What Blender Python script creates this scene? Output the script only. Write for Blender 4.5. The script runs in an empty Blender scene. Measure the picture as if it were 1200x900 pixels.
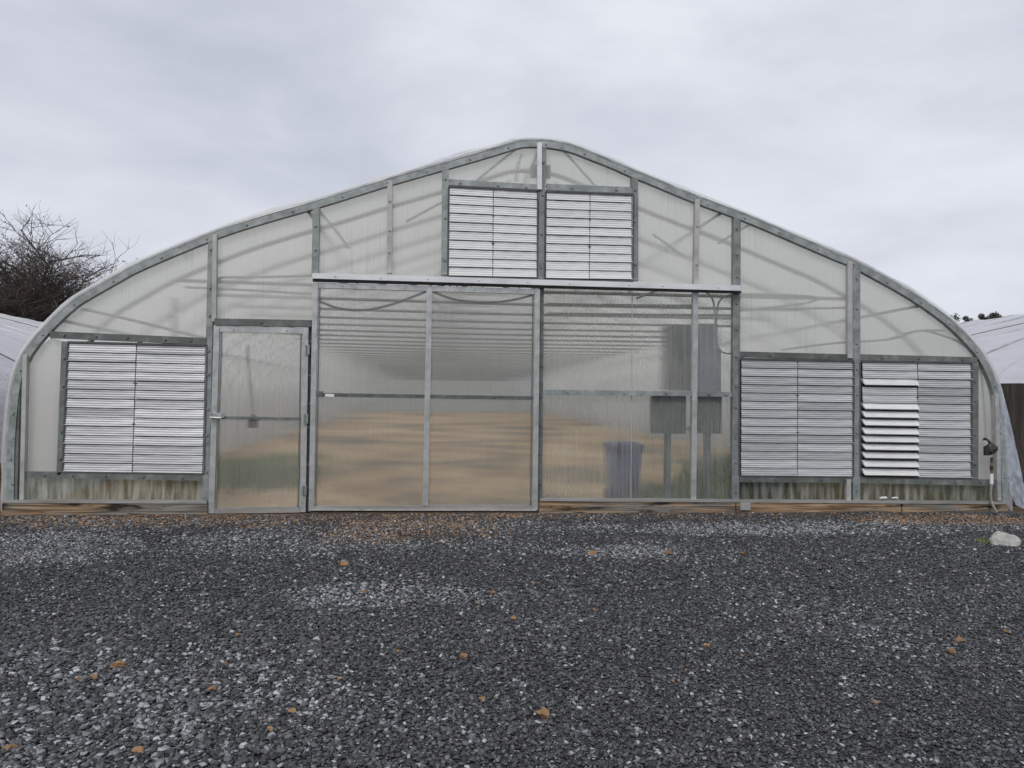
import bpy, math, random
import numpy as np
from mathutils import Vector, Matrix, noise as mnoise
R = math.radians
rnd = random.Random(7)
C = bpy.context.scene.collection
scene = bpy.context.scene

# ------------------------------------------------------------------ camera
F = 857.0                      # focal length in pixels of the 1200 px wide photograph
CAM = Vector((0, -7.9, 1.2))
YAW, PITCH, ROLL = R(5.9), R(1.35), 0.012
MR = Matrix.Rotation(-YAW, 3, 'Z') @ Matrix.Rotation(math.pi/2 + PITCH, 3, 'X') @ Matrix.Rotation(ROLL, 3, 'Z')
cd = bpy.data.cameras.new('camera'); cam = bpy.data.objects.new('camera', cd); C.objects.link(cam)
cam.location = CAM; cam.rotation_euler = MR.to_euler()
cd.sensor_width = 36; cd.lens = 36*F/1200; cd.clip_end = 3000; cd.clip_start = .05
scene.camera = cam

def ray(px, py): return MR @ Vector(((px-600)/F, (450-py)/F, -1))
def P(px, py, Y=0.0):
    d = ray(px, py); t = (Y-CAM.y)/d.y
    return CAM + d*t
def G(px, py, z=0.0):
    d = ray(px, py); t = (z-CAM.z)/d.z
    return CAM + d*t

# ------------------------------------------------------------------ materials
def newmat(name):
    m = bpy.data.materials.new(name); m.use_nodes = True
    nt = m.node_tree; nt.nodes.clear()
    out = nt.nodes.new('ShaderNodeOutputMaterial')
    return m, nt, out
def N(nt, t, **kw):
    n = nt.nodes.new(t)
    for k, v in kw.items():
        if k.startswith('i_'):
            key = k[2:].replace('_', ' ')
            n.inputs[key].default_value = v
        else: setattr(n, k, v)
    return n
def ramp(nt, src, stops, interp='LINEAR'):
    r = nt.nodes.new('ShaderNodeValToRGB'); r.color_ramp.interpolation = interp
    els = r.color_ramp.elements
    while len(els) > 1: els.remove(els[-1])
    els[0].position = stops[0][0]; els[0].color = (*stops[0][1], 1)
    for p, c in stops[1:]:
        e = els.new(p); e.color = (*c, 1)
    nt.links.new(src, r.inputs[0]); return r
def coord(nt, scale=(1,1,1), kind='Object'):
    tc = N(nt, 'ShaderNodeTexCoord'); mp = N(nt, 'ShaderNodeMapping'); mp.inputs['Scale'].default_value = scale
    nt.links.new(tc.outputs[kind], mp.inputs['Vector']); return mp.outputs[0]
def principled(name, stops, nscale=8, stretch=(1,1,1), rough=.6, metal=0.0, bump=.1, bscale=60, detail=6, rr=.1, spec=.5, kind='Object', vary=None):
    m, nt, out = newmat(name); L = nt.links.new
    v = coord(nt, stretch, kind)
    n = N(nt, 'ShaderNodeTexNoise'); n.inputs['Scale'].default_value = nscale; n.inputs['Detail'].default_value = detail; n.inputs['Roughness'].default_value = .65
    L(v, n.inputs['Vector'])
    r = ramp(nt, n.outputs['Fac'], stops)
    b = N(nt, 'ShaderNodeBsdfPrincipled'); L(r.outputs[0], b.inputs['Base Color'])
    if vary:      # every piece has weathered a little differently
        oi = N(nt, 'ShaderNodeObjectInfo'); vr = N(nt, 'ShaderNodeMapRange'); vr.inputs['To Min'].default_value = vary[0]; vr.inputs['To Max'].default_value = vary[1]
        L(oi.outputs['Random'], vr.inputs[0]); vv = N(nt, 'ShaderNodeVectorMath', operation='SCALE'); L(r.outputs[0], vv.inputs[0]); L(vr.outputs[0], vv.inputs['Scale']); L(vv.outputs[0], b.inputs['Base Color'])
    b.inputs['Metallic'].default_value = metal; b.inputs['Specular IOR Level'].default_value = spec
    mr = N(nt, 'ShaderNodeMapRange'); mr.inputs['From Min'].default_value = .3; mr.inputs['From Max'].default_value = .7
    mr.inputs['To Min'].default_value = rough-rr; mr.inputs['To Max'].default_value = rough+rr
    L(n.outputs['Fac'], mr.inputs[0]); L(mr.outputs[0], b.inputs['Roughness'])
    n2 = N(nt, 'ShaderNodeTexNoise'); n2.inputs['Scale'].default_value = bscale; n2.inputs['Detail'].default_value = 4; L(v, n2.inputs['Vector'])
    bp = N(nt, 'ShaderNodeBump'); bp.inputs['Strength'].default_value = bump; bp.inputs['Distance'].default_value = .01
    L(n2.outputs['Fac'], bp.inputs['Height']); L(bp.outputs[0], b.inputs['Normal'])
    L(b.outputs[0], out.inputs[0]); return m

M = {}
g = lambda v, t=(1,1,1): tuple(v*k for k in t)
M['galv'] = principled('galvanised_steel', [(.25, (.12,.135,.13)), (.5, (.23,.25,.245)), (.75, (.36,.38,.38))], 9, (1,1,1), .5, .25, .15, 120, vary=(.82,1.18))
M['galv_dark'] = principled('weathered_steel', [(.25, (.07,.082,.072)), (.5, (.125,.14,.13)), (.75, (.21,.23,.22))], 9, (1,1,1), .55, .2, .15, 120, vary=(.82,1.18))
M['galv_light'] = principled('pale_aluminium', [(.25, (.28,.29,.285)), (.5, (.42,.43,.425)), (.75, (.58,.59,.58))], 7, (1,1,1), .42, .45, .08, 150)
M['track'] = principled('white_aluminium_track', [(.25, (.5,.51,.52)), (.5, (.66,.67,.68)), (.75, (.76,.77,.78))], 5, (.4,1,1), .45, .2, .08, 100)
M['strip'] = principled('grey_painted_strip', [(.25, (.24,.24,.22)), (.5, (.40,.40,.38)), (.75, (.52,.52,.5))], 8, (1,1,.5), .6, .1, .1, 120)
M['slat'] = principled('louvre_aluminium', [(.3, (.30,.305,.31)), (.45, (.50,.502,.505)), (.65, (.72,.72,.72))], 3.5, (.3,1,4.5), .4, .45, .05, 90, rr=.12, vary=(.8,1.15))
M['slat_white'] = principled('white_louvre', [(.25, (.62,.63,.62)), (.6, (.8,.8,.79)), (.8, (.84,.84,.83))], 6, (.5,1,4), .5, .05, .05, 90, vary=(.9,1.0))  # paler louvre finish, for the gable slats and the opened slats
M['gap'] = principled('dark_frame_and_gap', [(.3, (.05,.052,.05)), (.7, (.11,.112,.11))], 9, (1,1,1), .7, .2)
def wood(name):
    m, nt, out = newmat(name); L = nt.links.new; geo = N(nt, 'ShaderNodeNewGeometry')
    def nz(sc, detail, loc=0, dist=0):
        mp = N(nt, 'ShaderNodeMapping'); mp.inputs['Scale'].default_value = sc; mp.inputs['Location'].default_value = (loc, loc, loc); L(geo.outputs['Position'], mp.inputs[0])
        n = N(nt, 'ShaderNodeTexNoise'); n.inputs['Scale'].default_value = 1; n.inputs['Detail'].default_value = detail; n.inputs['Distortion'].default_value = dist; L(mp.outputs[0], n.inputs['Vector']); return n.outputs['Fac']
    grain = nz((1.6, 14, 46), 8, 0, .6); blot = nz((1.1, 3, 7), 6, 5); knot = nz((3.3, 5, 16), 3, 9)
    tan = ramp(nt, grain, [(.32, (.07,.04,.02)), (.5, (.24,.155,.085)), (.68, (.44,.33,.21))])
    gry = ramp(nt, grain, [(.32, (.045,.04,.036)), (.5, (.16,.145,.125)), (.68, (.28,.265,.24))])
    f1 = ramp(nt, blot, [(.42, (0,0,0)), (.56, (1,1,1))]); f2 = ramp(nt, knot, [(.56, (0,0,0)), (.66, (1,1,1))])
    a = N(nt, 'ShaderNodeMix', data_type='RGBA'); L(f1.outputs[0], a.inputs['Factor']); L(gry.outputs[0], a.inputs['A']); L(tan.outputs[0], a.inputs['B'])
    b = N(nt, 'ShaderNodeMix', data_type='RGBA'); L(f2.outputs[0], b.inputs['Factor']); L(a.outputs['Result'], b.inputs['A']); b.inputs['B'].default_value = (.022,.014,.009,1)
    p = N(nt, 'ShaderNodeBsdfPrincipled'); L(b.outputs['Result'], p.inputs['Base Color']); p.inputs['Roughness'].default_value = .85
    bp = N(nt, 'ShaderNodeBump'); bp.inputs['Distance'].default_value = .012; bp.inputs['Strength'].default_value = .8; L(grain, bp.inputs['Height']); L(bp.outputs[0], p.inputs['Normal'])
    L(p.outputs[0], out.inputs[0]); return m
M['wood'] = wood('weathered_timber')
M['wood_top'] = principled('grey_sill_cap', [(.3, (.2,.195,.18)), (.7, (.38,.375,.36))], 6, (.4,2,2), .6, .2, .2, 60)
M['wood_post'] = principled('dark_brown_timber', [(.3, (.010,.008,.007)), (.5, (.028,.022,.019)), (.62, (.06,.045,.035)), (.78, (.15,.11,.08))], 2.5, (7,7,.7), .8, 0, .6, 14, detail=9)
M['blue'] = principled('blue_plastic', [(.3, (.008,.012,.085)), (.7, (.016,.024,.15))], 9, (1,1,1), .45, 0, .05)
M['box'] = principled('grey_enamelled_box', [(.3, (.07,.085,.085)), (.7, (.115,.13,.13))], 6, (1,1,1), .5, .1, .05)
M['cabinet'] = principled('pale_grey_cabinet', [(.3, (.16,.17,.22)), (.7, (.22,.23,.29))], 6, (1,1,1), .5, .1, .05)
M['black'] = principled('black_plastic', [(.3, (.012,.012,.012)), (.7, (.035,.035,.035))], 20, (1,1,1), .45)
M['brass'] = principled('dull_brass', [(.3, (.16,.12,.05)), (.7, (.35,.28,.14))], 30, (1,1,1), .45, .7)
M['hose'] = principled('grey_hose_rubber', [(.3, (.16,.15,.12)), (.7, (.3,.29,.25))], 12, (1,1,1), .6)
M['white'] = principled('white_plastic', [(.3, (.65,.65,.65)), (.7, (.82,.82,.8))], 12, (1,1,1), .5)
M['rockp'] = principled('pale_limestone', [(.25, (.26,.26,.24)), (.5, (.42,.42,.39)), (.75, (.56,.55,.52))], 14, (1,1,1), .85, 0, .8, 40)
M['rocko'] = principled('orange_sandstone', [(.25, (.15,.08,.035)), (.5, (.30,.17,.08)), (.75, (.42,.29,.17))], 40, (1,1,1), .85, 0, .8, 60, vary=(.6,1.15))
M['bark'] = principled('winter_bark', [(.3, (.022,.018,.016)), (.7, (.06,.048,.042))], 8, (1,1,.3), .9)
M['twig'] = principled('thin_twigs', [(.3, (.04,.036,.034)), (.55, (.075,.064,.057)), (.8, (.15,.10,.07))], .8, (1,1,1), .9, kind='Object')
M['deadleaf'] = principled('dead_brown_leaves', [(.3, (.07,.035,.02)), (.7, (.17,.085,.04))], 3, (1,1,1), .8)
M['leaf'] = principled('dark_evergreen_leaves', [(.3, (.012,.018,.010)), (.7, (.035,.045,.025))], 2, (1,1,1), .8)
M['grass'] = principled('weedy_grass', [(.3, (.09,.14,.045)), (.55, (.17,.23,.08)), (.8, (.42,.38,.2))], 3, (1,1,.6), .8)

def sheen(nt):
    lw = N(nt, 'ShaderNodeLayerWeight'); p = N(nt, 'ShaderNodeMath', operation='POWER'); nt.links.new(lw.outputs['Facing'], p.inputs[0]); p.inputs[1].default_value = 4
    q = N(nt, 'ShaderNodeMath', operation='MULTIPLY_ADD'); nt.links.new(p.outputs[0], q.inputs[0]); q.inputs[1].default_value = .45; q.inputs[2].default_value = .035
    return q.outputs[0]
# twin-wall polycarbonate: vertical flutes bend what is seen through them sideways
def polycarb(name, haze=.42, tint=(.80,.83,.80), amp=.8, ior=1.045, stain=0.0, seed=0.0, diff=.5, rgh=.15, var=1.0):
    m, nt, out = newmat(name); L = nt.links.new
    geo = N(nt, 'ShaderNodeNewGeometry'); sep = N(nt, 'ShaderNodeSeparateXYZ'); L(geo.outputs['Position'], sep.inputs[0])
    def sine(freq, amp_, ph):
        a = N(nt, 'ShaderNodeMath', operation='MULTIPLY'); L(sep.outputs[0], a.inputs[0]); a.inputs[1].default_value = freq
        b = N(nt, 'ShaderNodeMath', operation='ADD'); L(a.outputs[0], b.inputs[0]); b.inputs[1].default_value = ph
        s = N(nt, 'ShaderNodeMath', operation='SINE'); L(b.outputs[0], s.inputs[0])
        c = N(nt, 'ShaderNodeMath', operation='MULTIPLY'); L(s.outputs[0], c.inputs[0]); c.inputs[1].default_value = amp_
        return c.outputs[0]
    def add(a, b):
        n = N(nt, 'ShaderNodeMath', operation='ADD'); L(a, n.inputs[0]); L(b, n.inputs[1]); return n.outputs[0]
    s = add(add(sine(2*math.pi/.0083, amp*.75, 0), sine(2*math.pi/.0031, amp*.5, 1.3)), sine(2*math.pi/.0197, amp*.22, 2.1))
    comb = N(nt, 'ShaderNodeCombineXYZ'); L(s, comb.inputs[0])
    va = N(nt, 'ShaderNodeVectorMath', operation='ADD'); L(geo.outputs['Normal'], va.inputs[0]); L(comb.outputs[0], va.inputs[1])
    vn = N(nt, 'ShaderNodeVectorMath', operation='NORMALIZE'); L(va.outputs[0], vn.inputs[0])
    refr = N(nt, 'ShaderNodeBsdfRefraction'); refr.inputs['IOR'].default_value = ior; refr.inputs['Roughness'].default_value = rgh
    L(vn.outputs[0], refr.inputs['Normal'])
    # streaky dirt running down the flutes
    mp = N(nt, 'ShaderNodeMapping'); mp.inputs['Scale'].default_value = (38, 1, .9); mp.inputs['Location'].default_value = (seed*3.1, 0, seed)
    L(geo.outputs['Position'], mp.inputs[0])
    n1 = N(nt, 'ShaderNodeTexNoise'); n1.inputs['Scale'].default_value = 1; n1.inputs['Detail'].default_value = 5; L(mp.outputs[0], n1.inputs['Vector'])
    n2 = N(nt, 'ShaderNodeTexNoise'); n2.inputs['Scale'].default_value = 1.6; n2.inputs['Detail'].default_value = 5; L(geo.outputs['Position'], n2.inputs['Vector'])
    mul = N(nt, 'ShaderNodeMath', operation='MULTIPLY'); L(n1.outputs['Fac'], mul.inputs[0]); L(n2.outputs['Fac'], mul.inputs[1])
    mr = N(nt, 'ShaderNodeMapRange'); mr.inputs['From Min'].default_value = .13; mr.inputs['From Max'].default_value = .4
    mr.inputs['To Min'].default_value = haze-.10*var; mr.inputs['To Max'].default_value = haze+.14*var
    L(mul.outputs[0], mr.inputs[0])
    tr = ramp(nt, n2.outputs['Fac'], [(.3, tuple(c*.93 for c in tint)), (.7, tint)])
    L(tr.outputs[0], refr.inputs['Color'])
    dirt = ramp(nt, mul.outputs[0], [(.12, (.83,.84,.81)), (.3, (.78,.79,.76)), (.42, (.64,.655,.62))])
    if stain > 0:   # algae washed up behind the lowest strip
        mp3 = N(nt, 'ShaderNodeMapping'); mp3.inputs['Scale'].default_value = (16, 1, 2.0); mp3.inputs['Location'].default_value = (seed,0,0); L(geo.outputs['Position'], mp3.inputs[0])
        n3 = N(nt, 'ShaderNodeTexNoise'); n3.inputs['Scale'].default_value = 1; n3.inputs['Detail'].default_value = 8; L(mp3.outputs[0], n3.inputs['Vector'])
        r3 = ramp(nt, n3.outputs['Fac'], [(.34+stain*.04, (0,0,0)), (.56+stain*.08, (.9,.9,.9))])
        mx = N(nt, 'ShaderNodeMix', data_type='RGBA'); L(r3.outputs[0], mx.inputs['Factor'])
        mx.inputs['A'].default_value = (.13,.14,.10,1); L(dirt.outputs[0], mx.inputs['B']); dcol = mx.outputs['Result']
    else: dcol = dirt.outputs[0]
    df = N(nt, 'ShaderNodeBsdfDiffuse'); tl = N(nt, 'ShaderNodeBsdfTranslucent'); L(dcol, df.inputs[0]); L(dcol, tl.inputs[0])
    mxd = N(nt, 'ShaderNodeMixShader'); mxd.inputs[0].default_value = 1-diff; L(df.outputs[0], mxd.inputs[1]); L(tl.outputs[0], mxd.inputs[2])
    m1 = N(nt, 'ShaderNodeMixShader'); L(mr.outputs[0], m1.inputs[0]); L(refr.outputs[0], m1.inputs[1]); L(mxd.outputs[0], m1.inputs[2])
    gl = N(nt, 'ShaderNodeBsdfGlossy'); gl.inputs['Roughness'].default_value = .25
    m2 = N(nt, 'ShaderNodeMixShader'); L(sheen(nt), m2.inputs[0]); L(m1.outputs[0], m2.inputs[1]); L(gl.outputs[0], m2.inputs[2])
    L(m2.outputs[0], out.inputs[0]); return m
M['pc'] = polycarb('twin_wall_polycarbonate', .40)
M['pc_high'] = polycarb('hazy_polycarbonate', .56, (.88,.90,.85), seed=3, var=.45, rgh=.4)
M['pc_door'] = polycarb('door_polycarbonate', .21, (.84,.85,.82), amp=.85, seed=5, rgh=.16, var=.55)
M['pc_bay'] = polycarb('streaked_polycarbonate', .24, (.84,.86,.80), amp=.75, seed=8, rgh=.12, var=1.0)
M['pc_low'] = polycarb('mouldy_polycarbonate', .5, (.62,.66,.58), stain=.6, seed=11)
M['pc_algae'] = polycarb('algae_green_polycarbonate', .6, (.40,.44,.34), stain=2.2, seed=14)

def film(name, transp=.12, trans=.6, col=(.85,.86,.88), crease=1.0, sc=(1.2,.25,1.2)):
    m, nt, out = newmat(name); L = nt.links.new
    geo = N(nt, 'ShaderNodeNewGeometry')
    mp = N(nt, 'ShaderNodeMapping'); mp.inputs['Scale'].default_value = sc; mp.inputs['Rotation'].default_value = (.2,.1,.25); L(geo.outputs['Position'], mp.inputs[0])
    n = N(nt, 'ShaderNodeTexNoise'); n.inputs['Scale'].default_value = 2.2; n.inputs['Detail'].default_value = 6; n.inputs['Distortion'].default_value = .6; L(mp.outputs[0], n.inputs['Vector'])
    cr = ramp(nt, n.outputs['Fac'], [(.3, tuple(c*.9 for c in col)), (.7, col)])
    bp = N(nt, 'ShaderNodeBump'); bp.inputs['Strength'].default_value = .5*crease; bp.inputs['Distance'].default_value = .1; L(n.outputs['Fac'], bp.inputs['Height'])
    df = N(nt, 'ShaderNodeBsdfDiffuse'); tl = N(nt, 'ShaderNodeBsdfTranslucent'); tp = N(nt, 'ShaderNodeBsdfTransparent')
    L(cr.outputs[0], df.inputs[0]); L(cr.outputs[0], tl.inputs[0]); L(bp.outputs[0], df.inputs['Normal'])
    a = N(nt, 'ShaderNodeMixShader'); a.inputs[0].default_value = trans; L(df.outputs[0], a.inputs[1]); L(tl.outputs[0], a.inputs[2])
    b = N(nt, 'ShaderNodeMixShader'); b.inputs[0].default_value = transp; L(a.outputs[0], b.inputs[1]); L(tp.outputs[0], b.inputs[2])
    gl = N(nt, 'ShaderNodeBsdfGlossy'); gl.inputs['Roughness'].default_value = .25; L(bp.outputs[0], gl.inputs['Normal'])
    c = N(nt, 'ShaderNodeMixShader'); L(sheen(nt), c.inputs[0]); L(b.outputs[0], c.inputs[1]); L(gl.outputs[0], c.inputs[2])
    L(c.outputs[0], out.inputs[0]); return m
M['rear'] = film('grey_rear_film', .03, .55, (.5,.53,.50), 1)  # darker grey-green film for the rear wall
M['film'] = film('white_poly_film', .2, .70, (.90,.905,.89))
M['film_nb'] = film('wrinkled_white_film', .04, .3, (.72,.72,.78), 1.6)
M['film_clear'] = film('clear_loose_film', .6, .4, (.85,.87,.92), 2, (4,4,4))
M['film_skirt'] = film('blueish_film_skirt', .2, .4, (.66,.72,.82), 2, (6,6,2))

# ------------------------------------------------------------------ mesh builder
class MB:
    def __init__(s): s.v = []; s.f = []
    def add(s, vs, fs):
        k = len(s.v); s.v += [tuple(v) for v in vs]; s.f += [tuple(i+k for i in f) for f in fs]
    def box(s, a, b):
        x0,y0,z0 = a; x1,y1,z1 = b
        s.add([(x0,y0,z0),(x1,y0,z0),(x1,y1,z0),(x0,y1,z0),(x0,y0,z1),(x1,y0,z1),(x1,y1,z1),(x0,y1,z1)],
              [(0,3,2,1),(4,5,6,7),(0,1,5,4),(1,2,6,5),(2,3,7,6),(3,0,4,7)])
    def quadprism(s, pts, depth, bev=.004):       # four facade points (front), extruded away from the camera, front edge chamfered
        c = sum((Vector(p) for p in pts), Vector())/4
        fr = [Vector(p) + (c-Vector(p)).normalized()*bev*1.3 for p in pts]
        mid = [Vector(p)+Vector((0,bev,0)) for p in pts]
        bk = [Vector(p)+Vector((0,depth,0)) for p in pts]
        s.add(fr+mid+bk, [(0,1,2,3),(11,10,9,8)] + [(i, i+4, (i+1)%4+4, (i+1)%4) for i in range(4)] + [(i+4, i+8, (i+1)%4+8, (i+1)%4+4) for i in range(4)])
    def pbar(s, a, b, w, Y=-.03, depth=.06):      # straight bar between two facade points given in photo pixels
        ax, ay = a; bx, by = b
        if abs(bx-ax) < abs(by-ay):
            pts = [P(ax-w/2, ay, Y), P(ax+w/2, ay, Y), P(bx+w/2, by, Y), P(bx-w/2, by, Y)]
        else:
            pts = [P(ax, ay-w/2, Y), P(bx, by-w/2, Y), P(bx, by+w/2, Y), P(ax, ay+w/2, Y)]
        s.quadprism(pts, depth)
    def bolts(s, a, b, Y=-.03, step=32, r=.015, seed=0):
        rr = random.Random(seed+int(a[0]*7+a[1])); n = max(1, int(math.hypot(b[0]-a[0], b[1]-a[1])/step))
        for i in range(n):
            t = (i+.5+rr.uniform(-.2,.2))/n; c = P(a[0]+(b[0]-a[0])*t, a[1]+(b[1]-a[1])*t, Y)
            s.disc(c, r)
    def disc(s, c, r, h=.014, n=7):
        vs = [];
        for yy, rr_ in ((0, r), (-h, r*.75)):
            vs += [(c.x+rr_*math.cos(2*math.pi*k/n), c.y+yy, c.z+rr_*math.sin(2*math.pi*k/n)) for k in range(n)]
        s.add(vs, [tuple(range(n, 2*n))] + [(k, (k+1)%n, (k+1)%n+n, k+n) for k in range(n)])
    def tube(s, pts, r, n=8, cap=True, r2=None):
        pts = [Vector(p) for p in pts]; k0 = len(s.v); m = len(pts)
        up = None
        for i, p in enumerate(pts):
            t = (pts[min(i+1,m-1)]-pts[max(i-1,0)]).normalized()
            if up is None:
                up = Vector((0,1,0)) if abs(t.y) < .9 else Vector((0,0,1))
            u = (up - t*up.dot(t)).normalized(); up = u; w = t.cross(u)
            rad = r if r2 is None else r + (r2-r)*i/(m-1)
            for k in range(n):
                a = 2*math.pi*k/n; s.v.append(tuple(p + (u*math.cos(a)+w*math.sin(a))*rad))
        for i in range(m-1):
            for k in range(n):
                a = k0+i*n+k; b = k0+i*n+(k+1)%n; s.f.append((a, b, b+n, a+n))
        if cap: s.f.append(tuple(k0+k for k in range(n))[::-1]); s.f.append(tuple(k0+(m-1)*n+k for k in range(n)))
WL = {}
def obj(name, mb, mat, parent=None, smooth=False, origin=None, label=None):
    me = bpy.data.meshes.new(name)
    V = np.array(mb.v, dtype=float)
    c = Vector(((V[:,0].min()+V[:,0].max())/2, (V[:,1].min()+V[:,1].max())/2, V[:,2].min())) if origin is None else Vector(origin)
    me.from_pydata([(v[0]-c.x, v[1]-c.y, v[2]-c.z) for v in mb.v], [], mb.f)
    if smooth:
        for p in me.polygons: p.use_smooth = True
    me.materials.append(mat); me.update()
    o = bpy.data.objects.new(name, me); C.objects.link(o)
    pw = WL.get(parent.name, Vector((0,0,0))) if parent else Vector((0,0,0))
    o.location = c - pw; o.parent = parent; WL[o.name] = c
    if label: o['label'] = label
    return o
def tag(o, label, cat, group=None):
    o['label'] = label; o['category'] = cat
    if group: o['group'] = group
    return o
def thing(name, loc, label, cat, group=None):
    o = bpy.data.objects.new(name, None); o.empty_display_size = .2; C.objects.link(o); o.location = loc; WL[o.name] = Vector(loc)
    return tag(o, label, cat, group)
def kind(o, k='structure'): o['kind'] = k; return o

# ------------------------------------------------------------------ the main greenhouse
arch_px = [(9,598),(8.5,570),(9.5,522),(12,485),(14.5,461),(18,441),(28,416),(42,396),(61,375.5),(85,353.5),(108,339.3),(142,320),(160,310.5),(205,291),(259,269.5),(304,255),(360,239),(400,227),(453,210.5),
           (520,191.5),(560,180),(580,174),(600,167.8),(614,165),(633,165),(653,167.3),(673,172),(693,179.8),(720,190.5),(740,199.5),(767,210.3),(813,229.5),(860,247),(880,254.8),(913,268.8),(947,283.5),(980,297.8),(1000,306),
           (1040,327.5),(1070,345),(1098,364),(1121,383),(1146,410),(1161,436),(1169,460),(1173,493),(1177,535),(1179,570),(1180,598)]
def catmull(pts, k=4):
    out = []
    for i in range(len(pts)-1):
        p0 = pts[max(i-1,0)]; p1 = pts[i]; p2 = pts[i+1]; p3 = pts[min(i+2,len(pts)-1)]
        for j in range(k):
            t = j/k
            out.append(tuple(.5*((2*p1[a])+(-p0[a]+p2[a])*t+(2*p0[a]-5*p1[a]+4*p2[a]-p3[a])*t*t+(-p0[a]+3*p1[a]-3*p2[a]+p3[a])*t**3) for a in range(2)))
    out.append(pts[-1]); return out
arch_s = catmull(arch_px, 3)
arch = [(P(x,y,0).x, P(x,y,0).z) for x, y in arch_s]           # profile in metres
def arch_off(off):                                               # inward offset
    out = []
    for i, p in enumerate(arch):
        a = arch[max(i-1,0)]; b = arch[min(i+1,len(arch)-1)]
        tx, tz = b[0]-a[0], b[1]-a[1]; l = math.hypot(tx,tz)
        out.append((p[0]+tz/l*off, p[1]-tx/l*off))
    return out
def arch_y(x, off=5):                                            # pixel row of the arch's inner edge at column x
    for (x0,y0),(x1,y1) in zip(arch_s, arch_s[1:]):
        if x0 <= x <= x1 and x1 > x0:
            sl = (y1-y0)/(x1-x0); return y0+(x-x0)*sl + off*math.sqrt(1+sl*sl)
    return 400
x_mid = P(633,600).x; LEN = 42.7
gh = thing('greenhouse', (x_mid, 0, 0), 'large hoop greenhouse with gable end of clear ribbed panels, seen whole in the middle', 'greenhouse', None)
print('arch extents', arch[0], arch[-1], max(p[1] for p in arch), 'mid', x_mid)

def band(off0, off1, y0, y1):
    A = arch_off(off0); B = arch_off(off1); mb = MB(); n = len(A)
    for i in range(n):
        mb.v += [(A[i][0], y0, A[i][1]), (B[i][0], y0, B[i][1]), (B[i][0], y1, B[i][1]), (A[i][0], y1, A[i][1])]
    for i in range(n-1):
        for k in range(4):
            a = i*4+k; b = i*4+(k+1)%4; mb.f.append((a, b, b+4, a+4))
    mb.f.append((0,1,2,3)); mb.f.append(tuple((n-1)*4+k for k in (3,2,1,0)))
    return mb
mb = band(.012, .078, -.032, .03)
A = arch_off(.045)
acc = 0
for i in range(1, len(A)-1):
    acc += math.dist(A[i], A[i-1])
    if acc > .42: acc = 0; mb.disc(Vector((A[i][0], -.032, A[i][1])), .011)
obj('arch_frame', mb, M['galv'], gh)
mb = MB(); mb.tube([(p[0], -.012, p[1]) for p in arch_off(.0)], .02, 8); obj('arch_tube', mb, M['galv_light'], gh, True)

# roof film: slightly loose skin over the hoops
def roof_film(prof, y0, y1, ny, amp, mat, parent, name='roof_film', sag=0.02, step=1.22, front_lift=None):
    mb = MB(); n = len(prof); ys = []
    y = y0
    ys = [y0, y0+.04, y0+.12] + [y0+.12+(y1-y0-.12)*(j/ny) for j in range(1, ny+1)]
    for j, y in enumerate(ys):
        ph = ((y-.0)/step) % 1
        for i, p in enumerate(prof):
            a = prof[max(i-1,0)]; b = prof[min(i+1,n-1)]; tx, tz = b[0]-a[0], b[1]-a[1]; l = math.hypot(tx,tz) or 1
            nx, nz = -tz/l, tx/l
            d = .012 - sag*abs(math.sin(math.pi*ph)) + amp*mnoise.noise(Vector((p[0]*1.5, y*2.2, p[1]*1.5)))
            if front_lift and j < 3: d += front_lift(p, j)
            d = max(d, -.02)
            mb.v.append((p[0]+nx*d, y, p[1]+nz*d))
    for j in range(len(ys)-1):
        for i in range(n-1):
            a = j*n+i; mb.f.append((a, a+1, a+1+n, a+n))
    return obj(name, mb, mat, parent, True)
def lift(p, j):
    k = (1, .6, .2)[j]
    return k*(.006 + .03*max(0, mnoise.noise(Vector((p[0]*2.3, 3.1, p[1]*3)))) )
roof_film(arch_off(-.012), -.05, LEN, 140, .012, M['film'], gh, front_lift=lift)

# bunched loose film over the ridge, edge folded up
def ribbon(pix, Y, wid, seed, lift_px, name, mat):
    mb = MB(); s = catmull(pix, 8)
    m = 5
    for i, (x, y) in enumerate(s):
        t = i/(len(s)-1); w = math.sin(math.pi*t)**.6
        for k in range(m):
            u = k/(m-1)
            q = P(x, y - lift_px*w*math.sin(math.pi*u*.9)*(1+.5*mnoise.noise(Vector((x*.05, seed, u*2)))), Y)
            mb.v.append((q.x, Y + wid*u + .03*mnoise.noise(Vector((x*.08, u*3, seed))), q.z))
    for i in range(len(s)-1):
        for k in range(m-1):
            a = i*m+k; mb.f.append((a, a+1, a+1+m, a+m))
    return obj(name, mb, mat, gh, True)
ribbon([(452,209),(500,194.5),(540,183),(560,177),(580,172)], -.05, .25, 1.0, 9, 'loose_film_fold', M['film_clear'])
ribbon([(575,174),(590,169),(602,165),(612,163)], -.06, .3, 2.0, 8, 'loose_film_fold', M['film_clear'])
ribbon([(625,164),(645,164),(668,168),(690,176),(712,185)], -.04, .3, 3.0, 5, 'loose_film_fold', M['film_clear'])
ribbon([(700,181),(760,206),(850,241),(920,270)], -.045, .2, 4.0, 1.5, 'loose_film_fold', M['film_clear'])
ribbon([(940,278),(1000,302),(1060,334),(1120,378),(1150,410)], -.045, .2, 5.0, 2.2, 'loose_film_fold', M['film_clear'])
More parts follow.
